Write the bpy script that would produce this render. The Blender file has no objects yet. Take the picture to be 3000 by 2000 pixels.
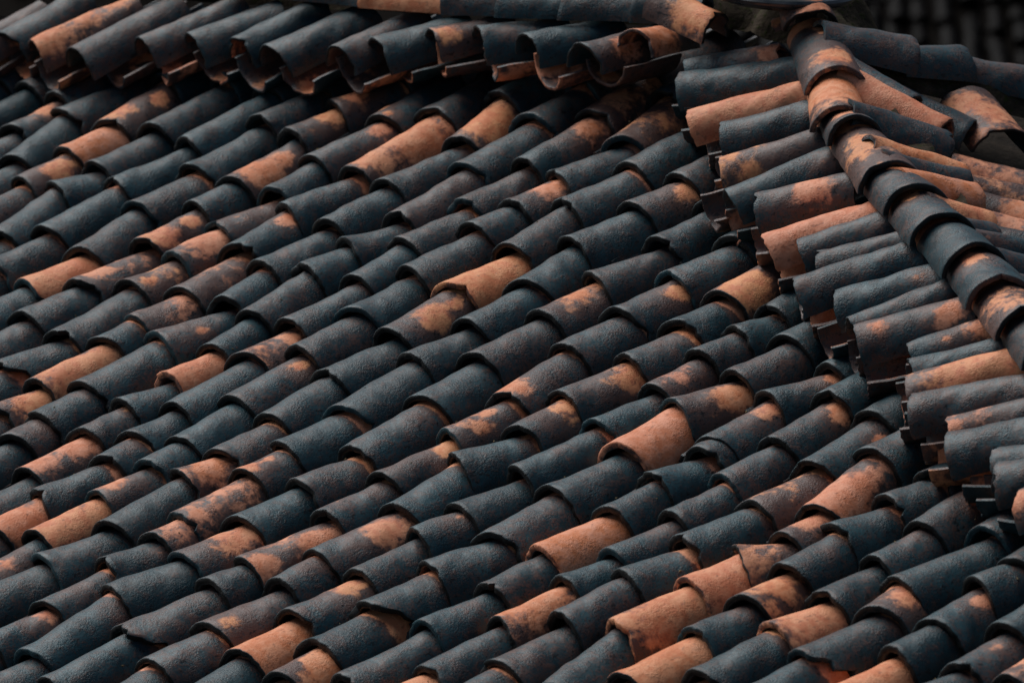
import bpy, math, random
import numpy as np
from mathutils import Vector, Matrix

# ------------------------------------------------------------------ camera, sky, sun, exposure
PITCH = 0.19                    # distance between two ribs of the roof, metres; tables below are in this unit
SLOPE = math.radians(19.0)
AZ = 0.831675                       # turn of the eaves line against the camera's right
TILT = 0.255943                     # camera looks down by this much
DIST = 90.5837 * PITCH
ROOF_Z = 9.0                    # height of the roof's middle above the ground
sc = bpy.context.scene
ORIGIN = np.array([0.0, 0.0, ROOF_Z])
cam_d = bpy.data.cameras.new('camera')
cam = bpy.data.objects.new('camera', cam_d)
sc.collection.objects.link(cam)
cam.location = (0.0, -DIST * math.cos(TILT), ROOF_Z + DIST * math.sin(TILT))
cam.rotation_euler = (math.pi / 2 - TILT, 0, 0)
cam_d.sensor_width = 36.0
cam_d.lens = 36.0 * 17450.44 / 3000.0
cam_d.clip_start = 0.5
cam_d.clip_end = 2000.0
cam_d.dof.use_dof = True
cam_d.dof.focus_distance = DIST - 0.35
cam_d.dof.aperture_fstop = 4.5
sc.camera = cam
sc.cycles.max_bounces = 4
sc.cycles.diffuse_bounces = 2
sc.cycles.glossy_bounces = 2

SUN_EL, SUN_AZ = math.radians(52.0), math.radians(-42.0)     # azimuth from +Y towards +X
world = bpy.data.worlds.new('World')
sc.world = world
world.use_nodes = True
wn = world.node_tree
bg = wn.nodes['Background']
sky = wn.nodes.new('ShaderNodeTexSky')
sky.sky_type = 'NISHITA'
sky.sun_disc = False
sky.sun_elevation = SUN_EL
sky.sun_rotation = SUN_AZ
sky.air_density = 1.0
sky.dust_density = 1.5
wn.links.new(sky.outputs[0], bg.inputs[0])
bg.inputs[1].default_value = 0.05
sun_d = bpy.data.lights.new('sun', 'SUN')
sun_d.energy = 4.0
sun_d.angle = math.radians(56.0)
sun_d.color = (1.0, 0.99, 0.97)
sun = bpy.data.objects.new('sun', sun_d)
sc.collection.objects.link(sun)
sdir = Vector((math.sin(SUN_AZ) * math.cos(SUN_EL), math.cos(SUN_AZ) * math.cos(SUN_EL), math.sin(SUN_EL)))
sun.rotation_euler = sdir.to_track_quat('Z', 'Y').to_euler()
sun.location = (-10, 10, 30)
sc.view_settings.view_transform = 'Standard'
sc.view_settings.look = 'None'
sc.view_settings.gamma = 1.0
sc.view_settings.use_curve_mapping = False
sc.view_settings.exposure = -0.25

# ------------------------------------------------------------------ tables (roof coordinates: along eaves, down slope, off slope)
FIELD = [
    [-4.092,6.357,0.174,1.209,1.629,0.501,0.449,0.108,0,[[0.08,0.33,0.08,0.3]]],
    [-3.108,5.932,0.075,0.964,1.384,0.483,0.445,0.135,0,[[-0.09,0.33,0.21,0.9]]],
    [-2.199,6.48,-0.052,1.511,1.931,0.529,0.481,0.086,0,[]],
    [-1.269,5.849,0.016,1.326,1.746,0.513,0.484,0.098,0,[[0.38,0.2,0.11,1.0],[0.05,1.02,0.24,0.8],[-0.49,0.31,0.16,0.4]]],
    [-0.229,5.52,0.023,1.151,1.571,0.572,0.507,0.113,0,[]],
    [-3.161,7.162,0.044,1.231,1.651,0.475,0.436,0.106,0,[[0.35,0.41,0.5,1.2],[0.21,1.11,0.32,1.0]]],
    [-3.999,7.339,-0.094,0.987,1.407,0.479,0.454,0.132,0,[[0.38,0.41,0.53,1.2]]],
    [-2.405,7.632,0.176,1.17,1.59,0.572,0.482,0.111,0,[]],
    [-1.367,7.277,0.158,0.868,1.288,0.476,0.438,0.144,0,[[0.51,0.84,0.12,0.7]]],
    [-1.23,6.42,-0.069,0.572,0.992,0.484,0.465,0.144,0,[[0.28,0.49,0.16,0.8]]],
    [-0.345,6.611,0.105,1.097,1.517,0.572,0.525,0.118,0,[[0.18,0.85,0.37,1.0]]],
    [0.722,6.324,0.144,1.489,1.909,0.522,0.444,0.087,0,[[0.48,0.15,0.26,1.0],[-0.46,0.49,0.16,0.8],[0.51,1.14,0.34,1.1]]],
    [-0.622,7.751,0.237,1.173,1.593,0.572,0.525,0.111,0,[]],
    [-1.336,8.495,-0.026,1.219,1.639,0.487,0.429,0.107,0,[[0.08,0.53,0.24,0.6]]],
    [0.671,6.958,0.08,0.636,1.056,0.532,0.475,0.144,0,[]],
    [1.738,6.475,-0.056,0.787,1.207,0.498,0.478,0.144,0,[[0.11,0.58,0.21,0.7]]],
    [0.471,8.476,0.131,1.532,1.952,0.572,0.486,0.085,1,[]],
    [1.66,7.81,0.059,1.338,1.758,0.572,0.451,0.097,0,[[0.18,0.28,0.08,0.8]]],
    [2.621,7.029,0.097,1.231,1.651,0.512,0.463,0.106,0,[[-0.05,1.02,0.26,1.0],[0.11,0.11,0.13,0.6]]],
    [-0.452,9.505,-0.097,1.762,2.182,0.513,0.492,0.074,0,[[0.55,1.52,0.24,0.6]]],
    [1.554,8.855,0.101,1.05,1.47,0.548,0.525,0.124,0,[]],
    [2.687,8.111,-0.06,1.084,1.504,0.54,0.465,0.12,0,[[0.08,0.52,0.79,1.4]]],
    [0.442,9.901,0.02,1.425,1.845,0.48,0.461,0.091,0,[]],
    [3.712,8.271,-0.114,0.842,1.262,0.489,0.47,0.144,0,[[0.78,0.72,0.45,1.2]]],
    [-1.388,9.58,0.048,1.086,1.506,0.479,0.44,0.12,0,[[0.11,1.03,0.18,0.9],[-0.05,0.54,0.13,0.5]]],
    [-0.54,10.694,0.074,1.192,1.612,0.505,0.466,0.109,0,[]],
    [-2.648,8.784,0.206,1.178,1.598,0.572,0.525,0.11,0,[]],
    [-3.016,8.377,-0.119,1.223,1.643,0.485,0.428,0.106,0,[[-0.02,0.79,0.16,0.7],[0.21,0.41,0.18,0.9]]],
    [1.785,10.263,-0.162,1.427,1.847,0.539,0.501,0.091,0,[]],
    [2.799,9.478,-0.081,1.372,1.792,0.532,0.494,0.095,0,[]],
    [0.936,4.85,0.019,1.166,1.586,0.491,0.443,0.112,0,[[-0.25,0.37,0.24,0.6],[0.15,1.0,0.18,0.6]]],
    [1.873,4.252,-0.12,1.417,1.837,0.532,0.485,0.092,0,[]],
    [2.843,3.864,0.055,1.168,1.588,0.553,0.424,0.111,0,[[-0.35,0.54,0.07,0.6]]],
    [3.869,2.901,0.075,1.327,1.747,0.546,0.471,0.098,0,[]],
    [1.694,5.689,0.123,1.448,1.868,0.53,0.485,0.09,0,[[0.35,1.11,0.34,1.0]]],
    [2.698,4.606,0.193,0.756,1.176,0.473,0.454,0.144,0,[[0.11,0.66,0.26,0.7]]],
    [3.939,4.212,-0.053,1.314,1.734,0.538,0.499,0.099,0,[]],
    [4.967,4.198,0.113,1.242,1.662,0.497,0.44,0.105,0,[[0.38,0.45,1.32,2.0]]],
    [2.741,5.804,-0.036,1.198,1.618,0.51,0.426,0.108,0,[]],
    [3.66,5.225,0.266,1.05,1.47,0.541,0.491,0.124,0,[]],
    [4.937,5.237,0.029,1.039,1.459,0.471,0.45,0.125,0,[[-0.02,0.98,0.16,0.4]]],
    [5.913,4.647,0.13,0.869,1.289,0.475,0.415,0.144,0,[]],
    [3.569,6.375,0.078,1.154,1.574,0.542,0.494,0.113,1,[]],
    [4.815,6.398,0.104,1.167,1.587,0.499,0.425,0.111,0,[[0.11,0.75,0.21,0.5]]],
    [5.769,5.829,0.121,1.191,1.611,0.462,0.428,0.109,0,[[-0.46,0.52,0.61,1.2],[0.08,0.94,0.32,1.0]]],
    [6.571,5.369,0.055,1.219,1.639,0.474,0.455,0.107,0,[]],
    [3.616,7.434,-0.044,1.06,1.48,0.572,0.495,0.123,0,[[0.35,0.25,0.11,0.4]]],
    [4.706,7.931,0.071,1.537,1.957,0.462,0.443,0.085,0,[]],
    [5.705,7.206,0.047,1.378,1.798,0.495,0.415,0.094,0,[]],
    [6.621,6.649,-0.04,1.28,1.7,0.541,0.427,0.102,0,[]],
    [5.706,7.948,-0.002,0.742,1.162,0.496,0.449,0.144,0,[[0.15,0.59,0.66,1.4]]],
    [6.626,7.534,-0.005,0.885,1.305,0.508,0.487,0.144,0,[]],
    [5.108,2.965,-0.003,0.963,1.383,0.487,0.456,0.135,0,[]],
    [6.131,2.671,0.011,1.085,1.505,0.462,0.415,0.12,0,[[-0.46,0.64,0.18,0.6]]],
    [7.071,1.951,0.081,1.172,1.592,0.51,0.462,0.111,0,[[-0.32,0.55,0.13,0.8]]],
    [8.083,1.654,-0.194,1.506,1.926,0.463,0.444,0.086,0,[[0.28,0.41,0.58,1.2],[0.41,0.91,0.32,1.0]]],
    [8.722,1.955,0.198,0.925,1.345,0.533,0.444,0.141,0,[]],
    [6.027,3.786,0.094,1.119,1.539,0.462,0.415,0.116,0,[[-0.09,0.97,0.26,0.7],[-0.46,0.57,0.09,0.6]]],
    [6.825,3.143,0.202,1.217,1.637,0.495,0.463,0.107,0,[]],
    [7.809,3.004,0.503,0.696,1.116,0.539,0.415,0.144,0,[[-0.49,0.35,0.29,0.8]]],
    [8.159,2.402,-0.101,0.752,1.172,0.462,0.416,0.144,0,[[-0.02,0.58,0.32,0.9]]],
    [6.638,4.152,0.183,1.027,1.447,0.522,0.448,0.127,0,[]],
    [7.728,3.919,0.088,0.919,1.339,0.516,0.493,0.141,0,[[0.11,0.44,0.69,1.3]]],
    [8.763,3.029,-0.038,1.074,1.494,0.462,0.443,0.121,0,[[0.45,0.64,0.13,0.5]]],
    [9.856,3.357,0.002,1.024,1.444,0.495,0.415,0.127,0,[]],
    [8.812,3.894,-0.057,0.866,1.286,0.489,0.415,0.144,0,[[0.28,0.55,0.42,0.9]]],
    [7.492,5.172,0.185,1.274,1.694,0.484,0.465,0.102,0,[[0.15,0.21,0.24,0.9],[0.45,0.89,0.58,1.3]]],
    [8.732,4.836,0.086,0.945,1.365,0.51,0.442,0.138,0,[[-0.05,0.87,0.21,0.6],[-0.49,0.12,0.13,0.4]]],
    [9.712,4.262,0.157,0.916,1.336,0.521,0.448,0.142,0,[[0.35,0.57,0.53,1.3]]],
    [10.61,4.623,0.109,1.326,1.746,0.515,0.459,0.098,1,[]],
    [9.613,5.609,0.073,1.351,1.771,0.49,0.47,0.096,0,[]],
    [8.599,6.116,0.103,1.287,1.707,0.487,0.464,0.101,0,[[0.08,0.56,1.06,1.8]]],
    [7.762,6.738,-0.17,1.589,2.009,0.476,0.437,0.082,0,[]],
    [10.576,5.645,0.033,1.022,1.442,0.469,0.45,0.127,0,[]],
    [8.905,1.048,0.186,0.745,1.165,0.491,0.438,0.144,0,[]],
    [9.851,1.362,-0.02,1.9,1.9,0.478,0.43,0.089,0,[[0.45,1.0,0.15,0.9]]],
    [10.828,1.104,-0.02,1.9,1.9,0.462,0.415,0.089,0,[]],
    [9.858,2.333,-0.007,0.97,1.39,0.462,0.431,0.134,0,[[-0.19,0.84,0.21,0.7]]],
    [10.563,2.644,0.17,1.563,1.983,0.507,0.415,0.083,0,[]],
    [11.769,1.555,-0.02,1.9,1.9,0.462,0.415,0.089,0,[]],
    [11.65,2.18,0.187,0.637,1.057,0.462,0.415,0.144,0,[]],
    [10.754,3.306,-0.277,0.688,1.108,0.506,0.46,0.144,0,[[0.41,0.55,0.29,0.9]]],
    [11.79,3.23,-0.132,1.059,1.479,0.5,0.415,0.123,0,[[0.48,0.91,0.16,0.9]]],
    [12.81,2.876,-0.02,1.9,1.9,0.462,0.415,0.089,0,[]],
    [11.762,3.999,0.036,0.77,1.19,0.462,0.443,0.144,0,[]],
    [11.722,5.061,0.038,1.062,1.482,0.478,0.415,0.122,0,[[0.01,0.65,0.69,1.3]]],
    [12.885,3.924,-0.072,1.05,1.47,0.462,0.415,0.124,0,[[0.18,0.74,0.29,0.7]]],
    [13.724,3.85,-0.02,1.9,1.9,0.462,0.415,0.089,0,[[-0.29,0.32,0.16,0.8]]],
    [12.748,4.7,0.173,0.788,1.208,0.465,0.415,0.144,0,[]],
    [-7.835,2.764,-0.091,1.672,2.092,0.535,0.508,0.078,0,[]],
    [-6.938,2.573,-0.084,0.706,1.126,0.498,0.472,0.144,0,[]],
    [-6.997,1.869,0.043,0.966,1.386,0.519,0.491,0.135,0,[[0.08,0.79,0.15,0.8]]],
    [-6.124,2.121,0.152,1.304,1.724,0.572,0.415,0.1,0,[[-0.09,0.41,0.45,0.55],[0.58,0.66,0.11,1.0],[0.81,0.25,0.13,0.7]]],
    [-4.927,1.988,-0.189,1.019,1.439,0.462,0.441,0.128,0,[]],
    [-5.12,0.987,-0.172,1.462,1.882,0.488,0.468,0.089,0,[]],
    [-4.235,0.925,0.001,1.46,1.88,0.486,0.431,0.089,0,[]],
    [-8.022,3.861,0.168,1.112,1.532,0.558,0.488,0.117,1,[]],
    [-6.966,3.974,0.02,1.401,1.821,0.484,0.451,0.093,0,[[0.41,0.59,0.53,1.2],[0.28,1.21,0.29,1.1]]],
    [-6.095,3.716,-0.018,1.595,2.015,0.568,0.525,0.082,0,[]],
    [-4.928,2.935,0.002,0.947,1.367,0.462,0.415,0.137,0,[[0.25,0.51,1.06,1.8]]],
    [-4.081,1.98,-0.144,1.066,1.486,0.544,0.439,0.122,0,[[0.15,0.42,0.17,0.8],[0.35,0.97,0.21,0.9]]],
    [-3.393,1.475,-0.021,1.227,1.647,0.53,0.509,0.106,0,[]],
    [-6.957,4.885,-0.01,0.911,1.331,0.501,0.437,0.143,0,[[0.45,0.63,0.45,1.1]]],
    [-6.037,4.704,-0.058,0.991,1.411,0.543,0.521,0.131,0,[[0.05,0.86,0.13,0.6]]],
    [-5.025,3.811,0.109,0.881,1.301,0.5,0.415,0.144,0,[]],
    [-4.075,3.547,-0.004,1.567,1.987,0.526,0.497,0.083,0,[]],
    [-3.223,3.014,-0.109,1.549,1.969,0.56,0.483,0.084,0,[[0.28,1.35,0.16,1.0]]],
    [-2.192,3.166,-0.098,1.328,1.748,0.525,0.504,0.098,0,[]],
    [-5.927,5.347,-0.169,0.652,1.072,0.512,0.491,0.144,0,[[0.38,0.52,0.26,0.6]]],
    [-4.921,4.72,-0.113,0.915,1.335,0.501,0.454,0.142,0,[[0.18,0.84,0.16,0.5]]],
    [-4.0,4.458,-0.082,0.915,1.335,0.536,0.479,0.142,0,[]],
    [-3.1,4.254,-0.099,1.247,1.667,0.531,0.51,0.104,0,[]],
    [-1.285,3.695,0.041,1.194,1.614,0.561,0.511,0.109,0,[]],
    [-4.827,5.959,-0.075,1.242,1.662,0.512,0.454,0.105,0,[[-0.09,0.24,0.32,0.9],[0.11,1.06,0.4,1.1]]],
    [-3.881,5.166,-0.166,0.718,1.138,0.496,0.476,0.144,0,[[0.25,0.5,0.16,0.5]]],
    [-3.035,4.971,-0.091,0.72,1.14,0.492,0.472,0.144,0,[]],
    [-2.135,4.285,-0.051,1.12,1.54,0.516,0.478,0.116,0,[]],
    [-2.277,4.97,0.203,0.7,1.12,0.527,0.469,0.144,0,[[0.21,0.45,0.4,1.0]]],
    [-1.247,4.523,-0.045,0.829,1.249,0.531,0.51,0.144,0,[[-0.09,0.11,0.21,1.2],[-0.05,0.48,0.12,1.0]]],
    [-3.419,0.248,-0.113,1.347,1.767,0.569,0.472,0.097,0,[]],
    [-2.279,0.486,-0.102,1.45,1.87,0.513,0.493,0.09,0,[[0.48,0.76,0.28,1.2],[0.51,1.24,0.16,1.0]]],
    [-1.294,-0.216,-0.005,1.281,1.701,0.517,0.497,0.102,0,[]],
    [-0.258,-0.891,-0.029,1.184,1.604,0.549,0.483,0.11,0,[[0.01,0.76,0.32,1.0],[0.05,0.45,0.21,0.6]]],
    [-2.321,1.844,0.031,1.359,1.779,0.564,0.467,0.096,0,[]],
    [-1.356,0.906,0.055,1.124,1.544,0.567,0.47,0.116,0,[]],
    [-0.286,0.504,0.021,1.395,1.815,0.56,0.502,0.093,0,[]],
    [0.897,-0.275,0.045,1.152,1.572,0.53,0.486,0.113,0,[]],
    [-1.235,2.502,-0.076,1.6,2.02,0.558,0.52,0.081,0,[]],
    [-0.156,1.773,-0.102,1.276,1.696,0.572,0.513,0.102,0,[]],
    [1.073,1.195,-0.119,1.48,1.9,0.525,0.483,0.088,0,[[-0.22,0.15,0.29,1.0],[0.25,0.23,0.13,0.9]]],
    [1.955,0.82,0.126,1.241,1.661,0.516,0.471,0.105,0,[[0.35,1.16,0.29,0.9]]],
    [-0.077,3.298,-0.052,1.526,1.946,0.514,0.493,0.085,0,[[0.38,1.22,0.21,0.6]]],
    [1.009,2.348,0.056,1.155,1.575,0.462,0.443,0.113,0,[[0.01,0.74,0.13,1.0],[0.55,0.46,0.16,1.0],[-0.12,0.41,0.08,0.8]]],
    [2.009,1.823,-0.053,1.005,1.425,0.502,0.469,0.129,0,[[0.31,0.94,0.26,0.9]]],
    [1.703,2.845,0.286,1.067,1.487,0.532,0.455,0.122,0,[]],
    [0.958,3.685,0.038,1.338,1.758,0.49,0.415,0.097,0,[[0.21,1.21,0.24,1.0],[-0.09,0.34,0.26,0.6]]],
    [2.908,2.698,0.11,1.5,1.92,0.471,0.415,0.087,0,[[0.15,0.75,0.16,0.4]]],
    [-0.203,4.369,0.116,1.079,1.499,0.554,0.467,0.12,0,[]],
    [2.167,-1.506,-0.033,0.947,1.367,0.535,0.456,0.137,0,[]],
    [3.206,-1.705,0.109,0.693,1.113,0.511,0.428,0.144,0,[]],
    [4.153,-1.82,-0.02,1.9,1.9,0.524,0.471,0.089,0,[]],
    [2.111,-0.412,0.051,1.095,1.515,0.518,0.488,0.119,0,[[0.18,0.68,0.32,0.4]]],
    [3.138,-0.971,0.093,0.737,1.157,0.462,0.443,0.144,0,[]],
    [5.391,-1.442,-0.02,1.9,1.9,0.462,0.415,0.089,0,[]],
    [3.201,0.074,-0.06,1.047,1.467,0.462,0.415,0.124,0,[[0.11,0.48,0.13,0.8]]],
    [4.113,-0.71,0.037,1.111,1.531,0.498,0.477,0.117,0,[]],
    [5.07,-0.453,0.309,1.04,1.46,0.485,0.415,0.125,0,[[0.11,1.08,0.21,0.9]]],
    [6.013,-0.792,-0.02,1.9,1.9,0.48,0.432,0.089,0,[]],
    [3.858,0.317,0.241,1.058,1.478,0.544,0.451,0.123,0,[[0.55,0.88,0.37,1.0]]],
    [3.073,1.207,0.112,1.141,1.561,0.462,0.415,0.114,0,[[0.18,1.17,0.16,0.6]]],
    [3.968,1.577,-0.087,1.265,1.685,0.518,0.497,0.103,0,[[0.51,0.53,1.19,1.8]]],
    [5.179,0.864,-0.083,1.321,1.741,0.494,0.438,0.098,0,[[0.21,1.19,0.21,0.9],[0.25,0.57,0.18,0.5]]],
    [5.245,1.166,-0.214,0.309,0.729,0.462,0.443,0.144,0,[]],
    [6.134,0.491,-0.094,1.289,1.709,0.471,0.433,0.101,0,[[0.55,1.21,0.21,1.0],[0.21,0.94,0.18,0.5]]],
    [5.105,2.002,0.166,0.848,1.268,0.503,0.415,0.144,0,[]],
    [6.144,1.587,-0.008,1.095,1.515,0.462,0.425,0.119,0,[[0.18,0.29,0.16,0.4]]],
    [7.166,0.783,-0.126,1.449,1.869,0.508,0.47,0.09,0,[[0.71,1.2,0.12,0.9]]],
    [6.983,-0.654,-0.02,1.9,1.9,0.517,0.465,0.089,0,[]],
    [7.791,0.177,-0.02,1.9,1.9,0.513,0.462,0.089,0,[]],
    [9.044,0.316,-0.02,1.9,1.9,0.484,0.436,0.089,0,[]],
    [-13.876,-1.202,-0.294,1.622,2.042,0.504,0.484,0.08,0,[]],
    [-13.019,-0.697,-0.07,1.082,1.502,0.478,0.448,0.12,0,[[0.41,0.66,0.34,1.1]]],
    [-12.059,-1.566,-0.096,1.406,1.826,0.513,0.437,0.092,0,[]],
    [-12.238,-0.801,0.228,0.785,1.205,0.537,0.466,0.144,0,[]],
    [-11.19,-1.277,0.063,1.552,1.972,0.525,0.433,0.084,0,[]],
    [-10.141,-2.16,-0.138,1.75,2.17,0.536,0.423,0.074,0,[]],
    [-9.126,-2.129,-0.154,1.636,2.056,0.514,0.415,0.079,0,[[0.35,0.55,0.4,1.2],[0.48,1.06,0.21,1.0]]],
    [-8.048,-2.131,-0.17,1.09,1.51,0.462,0.441,0.119,0,[]],
    [-11.105,0.354,-0.052,1.633,2.053,0.516,0.479,0.08,0,[]],
    [-10.139,-0.851,-0.001,1.309,1.729,0.521,0.489,0.099,0,[]],
    [-9.072,-1.262,-0.062,0.869,1.289,0.462,0.443,0.144,0,[]],
    [-11.796,0.805,-0.266,1.666,2.086,0.497,0.477,0.078,0,[]],
    [-9.788,0.643,-0.229,1.535,1.955,0.521,0.474,0.085,0,[]],
    [-8.961,-0.002,-0.088,1.264,1.684,0.462,0.415,0.103,0,[[0.35,0.32,0.32,1.2],[0.38,0.95,0.18,1.1]]],
    [-8.069,-0.878,0.017,1.254,1.674,0.532,0.415,0.104,0,[[-0.42,1.13,0.13,0.8]]],
    [-7.372,-1.808,0.112,1.372,1.792,0.498,0.415,0.095,0,[]],
    [-9.892,1.789,0.091,1.151,1.571,0.533,0.474,0.113,0,[[0.11,0.64,0.79,1.6]]],
    [-8.973,1.408,0.008,1.411,1.831,0.555,0.415,0.092,0,[[-0.15,0.47,0.29,1.0],[-0.22,1.07,0.13,0.8]]],
    [-8.042,0.085,-0.028,0.963,1.383,0.501,0.481,0.135,0,[[0.05,0.62,0.4,1.0]]],
    [-7.117,-0.496,-0.191,1.337,1.757,0.496,0.451,0.097,0,[[0.25,1.22,0.21,1.1]]],
    [-8.995,2.553,0.02,1.146,1.566,0.562,0.508,0.113,0,[]],
    [-7.987,1.099,-0.054,1.015,1.435,0.555,0.454,0.128,0,[[0.38,0.29,0.16,1.0],[-0.49,0.82,0.09,0.8],[0.45,0.6,0.07,0.8]]],
    [-6.956,0.904,-0.114,1.409,1.829,0.538,0.449,0.092,0,[[0.21,1.3,0.21,0.8],[-0.49,0.64,0.16,0.4]]],
    [-6.193,-0.242,-0.042,1.471,1.891,0.554,0.439,0.088,0,[[0.05,0.4,0.18,0.4]]],
    [-5.926,0.832,-0.241,1.106,1.526,0.462,0.443,0.117,0,[]],
    [-7.218,-3.172,-0.073,2.041,2.461,0.462,0.443,0.064,0,[[0.35,1.38,0.58,1.2],[0.15,0.28,0.29,0.9],[0.58,0.47,0.13,0.8]]],
    [-6.236,-3.038,0.041,1.607,2.027,0.526,0.421,0.081,0,[]],
    [-5.316,-4.004,-0.077,1.669,2.089,0.525,0.468,0.078,0,[]],
    [-4.389,-4.488,-0.067,1.678,2.098,0.462,0.443,0.077,0,[[0.41,1.46,0.29,0.9]]],
    [-3.496,-4.359,0.135,1.307,1.727,0.516,0.428,0.099,0,[]],
    [-5.371,-0.453,0.055,0.886,1.306,0.518,0.465,0.144,0,[]],
    [-6.255,-1.712,0.014,1.326,1.746,0.486,0.466,0.098,0,[]],
    [-5.183,-2.312,-0.078,1.697,2.117,0.462,0.443,0.077,0,[]],
    [-4.356,-3.088,-0.024,1.401,1.821,0.501,0.415,0.093,0,[[-0.46,1.35,0.11,0.7]]],
    [-3.515,-3.359,0.019,1.0,1.42,0.517,0.469,0.13,0,[[0.15,0.78,0.26,0.9]]],
    [-2.594,-3.664,0.115,1.384,1.804,0.54,0.497,0.094,0,[]],
    [-5.323,-1.338,0.142,0.985,1.405,0.512,0.415,0.132,0,[]],
    [-4.422,-1.74,0.049,1.349,1.769,0.532,0.454,0.096,0,[]],
    [-3.569,-2.549,0.066,0.812,1.232,0.508,0.47,0.144,0,[]],
    [-3.571,-1.09,0.002,1.458,1.878,0.519,0.461,0.089,0,[[-0.46,1.37,0.13,0.6]]],
    [-2.416,-2.271,-0.127,1.404,1.824,0.512,0.491,0.093,0,[]],
    [-4.234,-0.535,-0.154,1.22,1.64,0.477,0.458,0.107,0,[]],
    [-2.427,-0.957,0.008,1.314,1.734,0.571,0.465,0.099,0,[[0.38,0.64,1.19,1.8]]],
    [-1.568,-2.806,0.128,1.273,1.693,0.536,0.492,0.102,0,[]],
    [-1.301,-1.496,-0.2,1.337,1.757,0.545,0.489,0.097,0,[]],
    [-2.435,-5.039,-0.02,1.9,1.9,0.544,0.489,0.089,0,[]],
    [-1.323,-5.066,-0.02,1.9,1.9,0.533,0.48,0.089,0,[]],
    [-1.405,-4.069,0.082,1.001,1.421,0.539,0.486,0.13,0,[[0.45,0.93,0.24,0.9]]],
    [-0.149,-4.526,-0.02,1.9,1.9,0.462,0.415,0.089,0,[]],
    [-0.095,-3.343,-0.045,1.184,1.604,0.462,0.415,0.11,0,[]],
    [1.09,-3.799,-0.02,1.9,1.9,0.53,0.477,0.089,0,[]],
    [-0.292,-2.075,0.153,1.283,1.703,0.529,0.415,0.101,0,[]],
    [0.951,-2.589,0.114,1.218,1.638,0.541,0.483,0.107,0,[]],
    [0.949,-1.426,0.001,1.163,1.583,0.532,0.494,0.112,0,[[0.45,1.0,0.21,1.0]]],
    [2.136,-2.452,-0.02,1.9,1.9,0.503,0.452,0.089,0,[[0.31,0.38,0.5,1.1]]],
    [3.282,-2.394,-0.02,1.9,1.9,0.475,0.427,0.089,0,[]],
    [-15.931,-3.22,-0.02,1.9,1.9,0.462,0.415,0.089,0,[]],
    [-15.001,-3.143,-0.02,1.9,1.9,0.462,0.415,0.089,0,[[0.11,0.68,0.21,0.6]]],
    [-14.353,-2.752,0.088,1.693,2.113,0.551,0.415,0.077,0,[]],
    [-14.204,-4.439,-0.02,1.9,1.9,0.462,0.415,0.089,0,[[0.11,0.04,0.21,0.5]]],
    [-13.464,-4.313,-0.02,1.9,1.9,0.522,0.47,0.089,0,[]],
    [-12.328,-4.782,-0.02,1.9,1.9,0.462,0.415,0.089,0,[]],
    [-13.114,-2.762,-0.22,1.591,2.011,0.522,0.475,0.082,0,[[-0.19,0.43,0.34,1.1],[0.51,1.2,0.18,1.2]]],
    [-12.195,-2.966,-0.073,1.821,2.241,0.484,0.415,0.071,0,[]],
    [-11.154,-4.739,-0.02,1.9,1.9,0.489,0.44,0.089,0,[]],
    [-14.833,-1.968,-0.142,1.187,1.607,0.462,0.415,0.109,0,[[-0.05,0.87,0.24,1.0]]],
    [-13.095,-1.776,-0.019,0.986,1.406,0.495,0.475,0.132,0,[[0.31,0.47,0.61,1.2]]],
    [-11.092,-2.826,-0.032,1.915,2.335,0.479,0.442,0.068,0,[]],
    [-10.382,-3.893,0.074,1.244,1.664,0.47,0.451,0.104,0,[]],
    [-10.289,-5.134,-0.02,1.9,1.9,0.507,0.456,0.089,0,[]],
    [-9.415,-4.786,0.296,1.161,1.581,0.462,0.432,0.112,0,[[0.25,0.36,0.24,1.0]]],
    [-8.161,-4.717,-0.185,1.844,2.264,0.497,0.415,0.071,0,[[0.21,0.05,0.11,1.0],[-0.46,0.31,0.12,0.9]]],
    [-9.379,-3.745,-0.034,1.041,1.461,0.462,0.415,0.125,0,[[0.25,0.89,0.29,1.0],[0.55,0.33,0.16,0.6]]],
    [-7.367,-5.208,-0.133,1.508,1.928,0.524,0.415,0.086,0,[]],
    [-6.622,-6.063,-0.02,1.9,1.9,0.5,0.45,0.089,0,[]],
    [-8.233,-3.205,0.047,1.514,1.934,0.488,0.45,0.086,0,[[0.21,1.39,0.21,1.0]]],
    [-6.17,-4.643,-0.304,1.489,1.909,0.468,0.449,0.087,0,[[0.35,0.75,0.5,1.3]]],
    [-9.071,-5.894,-0.02,1.9,1.9,0.479,0.431,0.089,0,[]],
    [-8.503,-6.529,-0.02,1.9,1.9,0.462,0.415,0.089,0,[]],
    [-7.567,-6.702,-0.02,1.9,1.9,0.462,0.415,0.089,0,[]],
    [-5.444,-5.668,-0.11,1.283,1.703,0.515,0.447,0.101,0,[]],
    [-5.586,-6.944,-0.02,1.9,1.9,0.494,0.445,0.089,0,[]],
    [-4.501,-6.162,-0.124,1.503,1.923,0.52,0.483,0.086,0,[[0.45,1.23,0.24,0.8]]],
    [-4.688,-7.653,-0.02,1.9,1.9,0.529,0.476,0.089,0,[]],
    [-3.778,-7.096,-0.02,1.9,1.9,0.466,0.42,0.089,0,[]],
    [-3.319,-5.653,-0.303,1.513,1.933,0.475,0.42,0.086,0,[[0.68,1.13,0.29,0.8]]],
    [-15.827,-1.824,-0.074,1.4,1.82,0.462,0.415,0.093,0,[]],
    [-14.632,-0.607,-0.146,1.375,1.795,0.462,0.415,0.095,0,[]],
    [-13.749,0.109,-0.097,1.318,1.738,0.505,0.458,0.099,0,[]],
    [-12.853,0.62,-0.125,1.328,1.748,0.479,0.431,0.098,0,[]],
    [-11.678,2.072,-0.092,1.273,1.693,0.498,0.45,0.102,0,[]],
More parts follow.
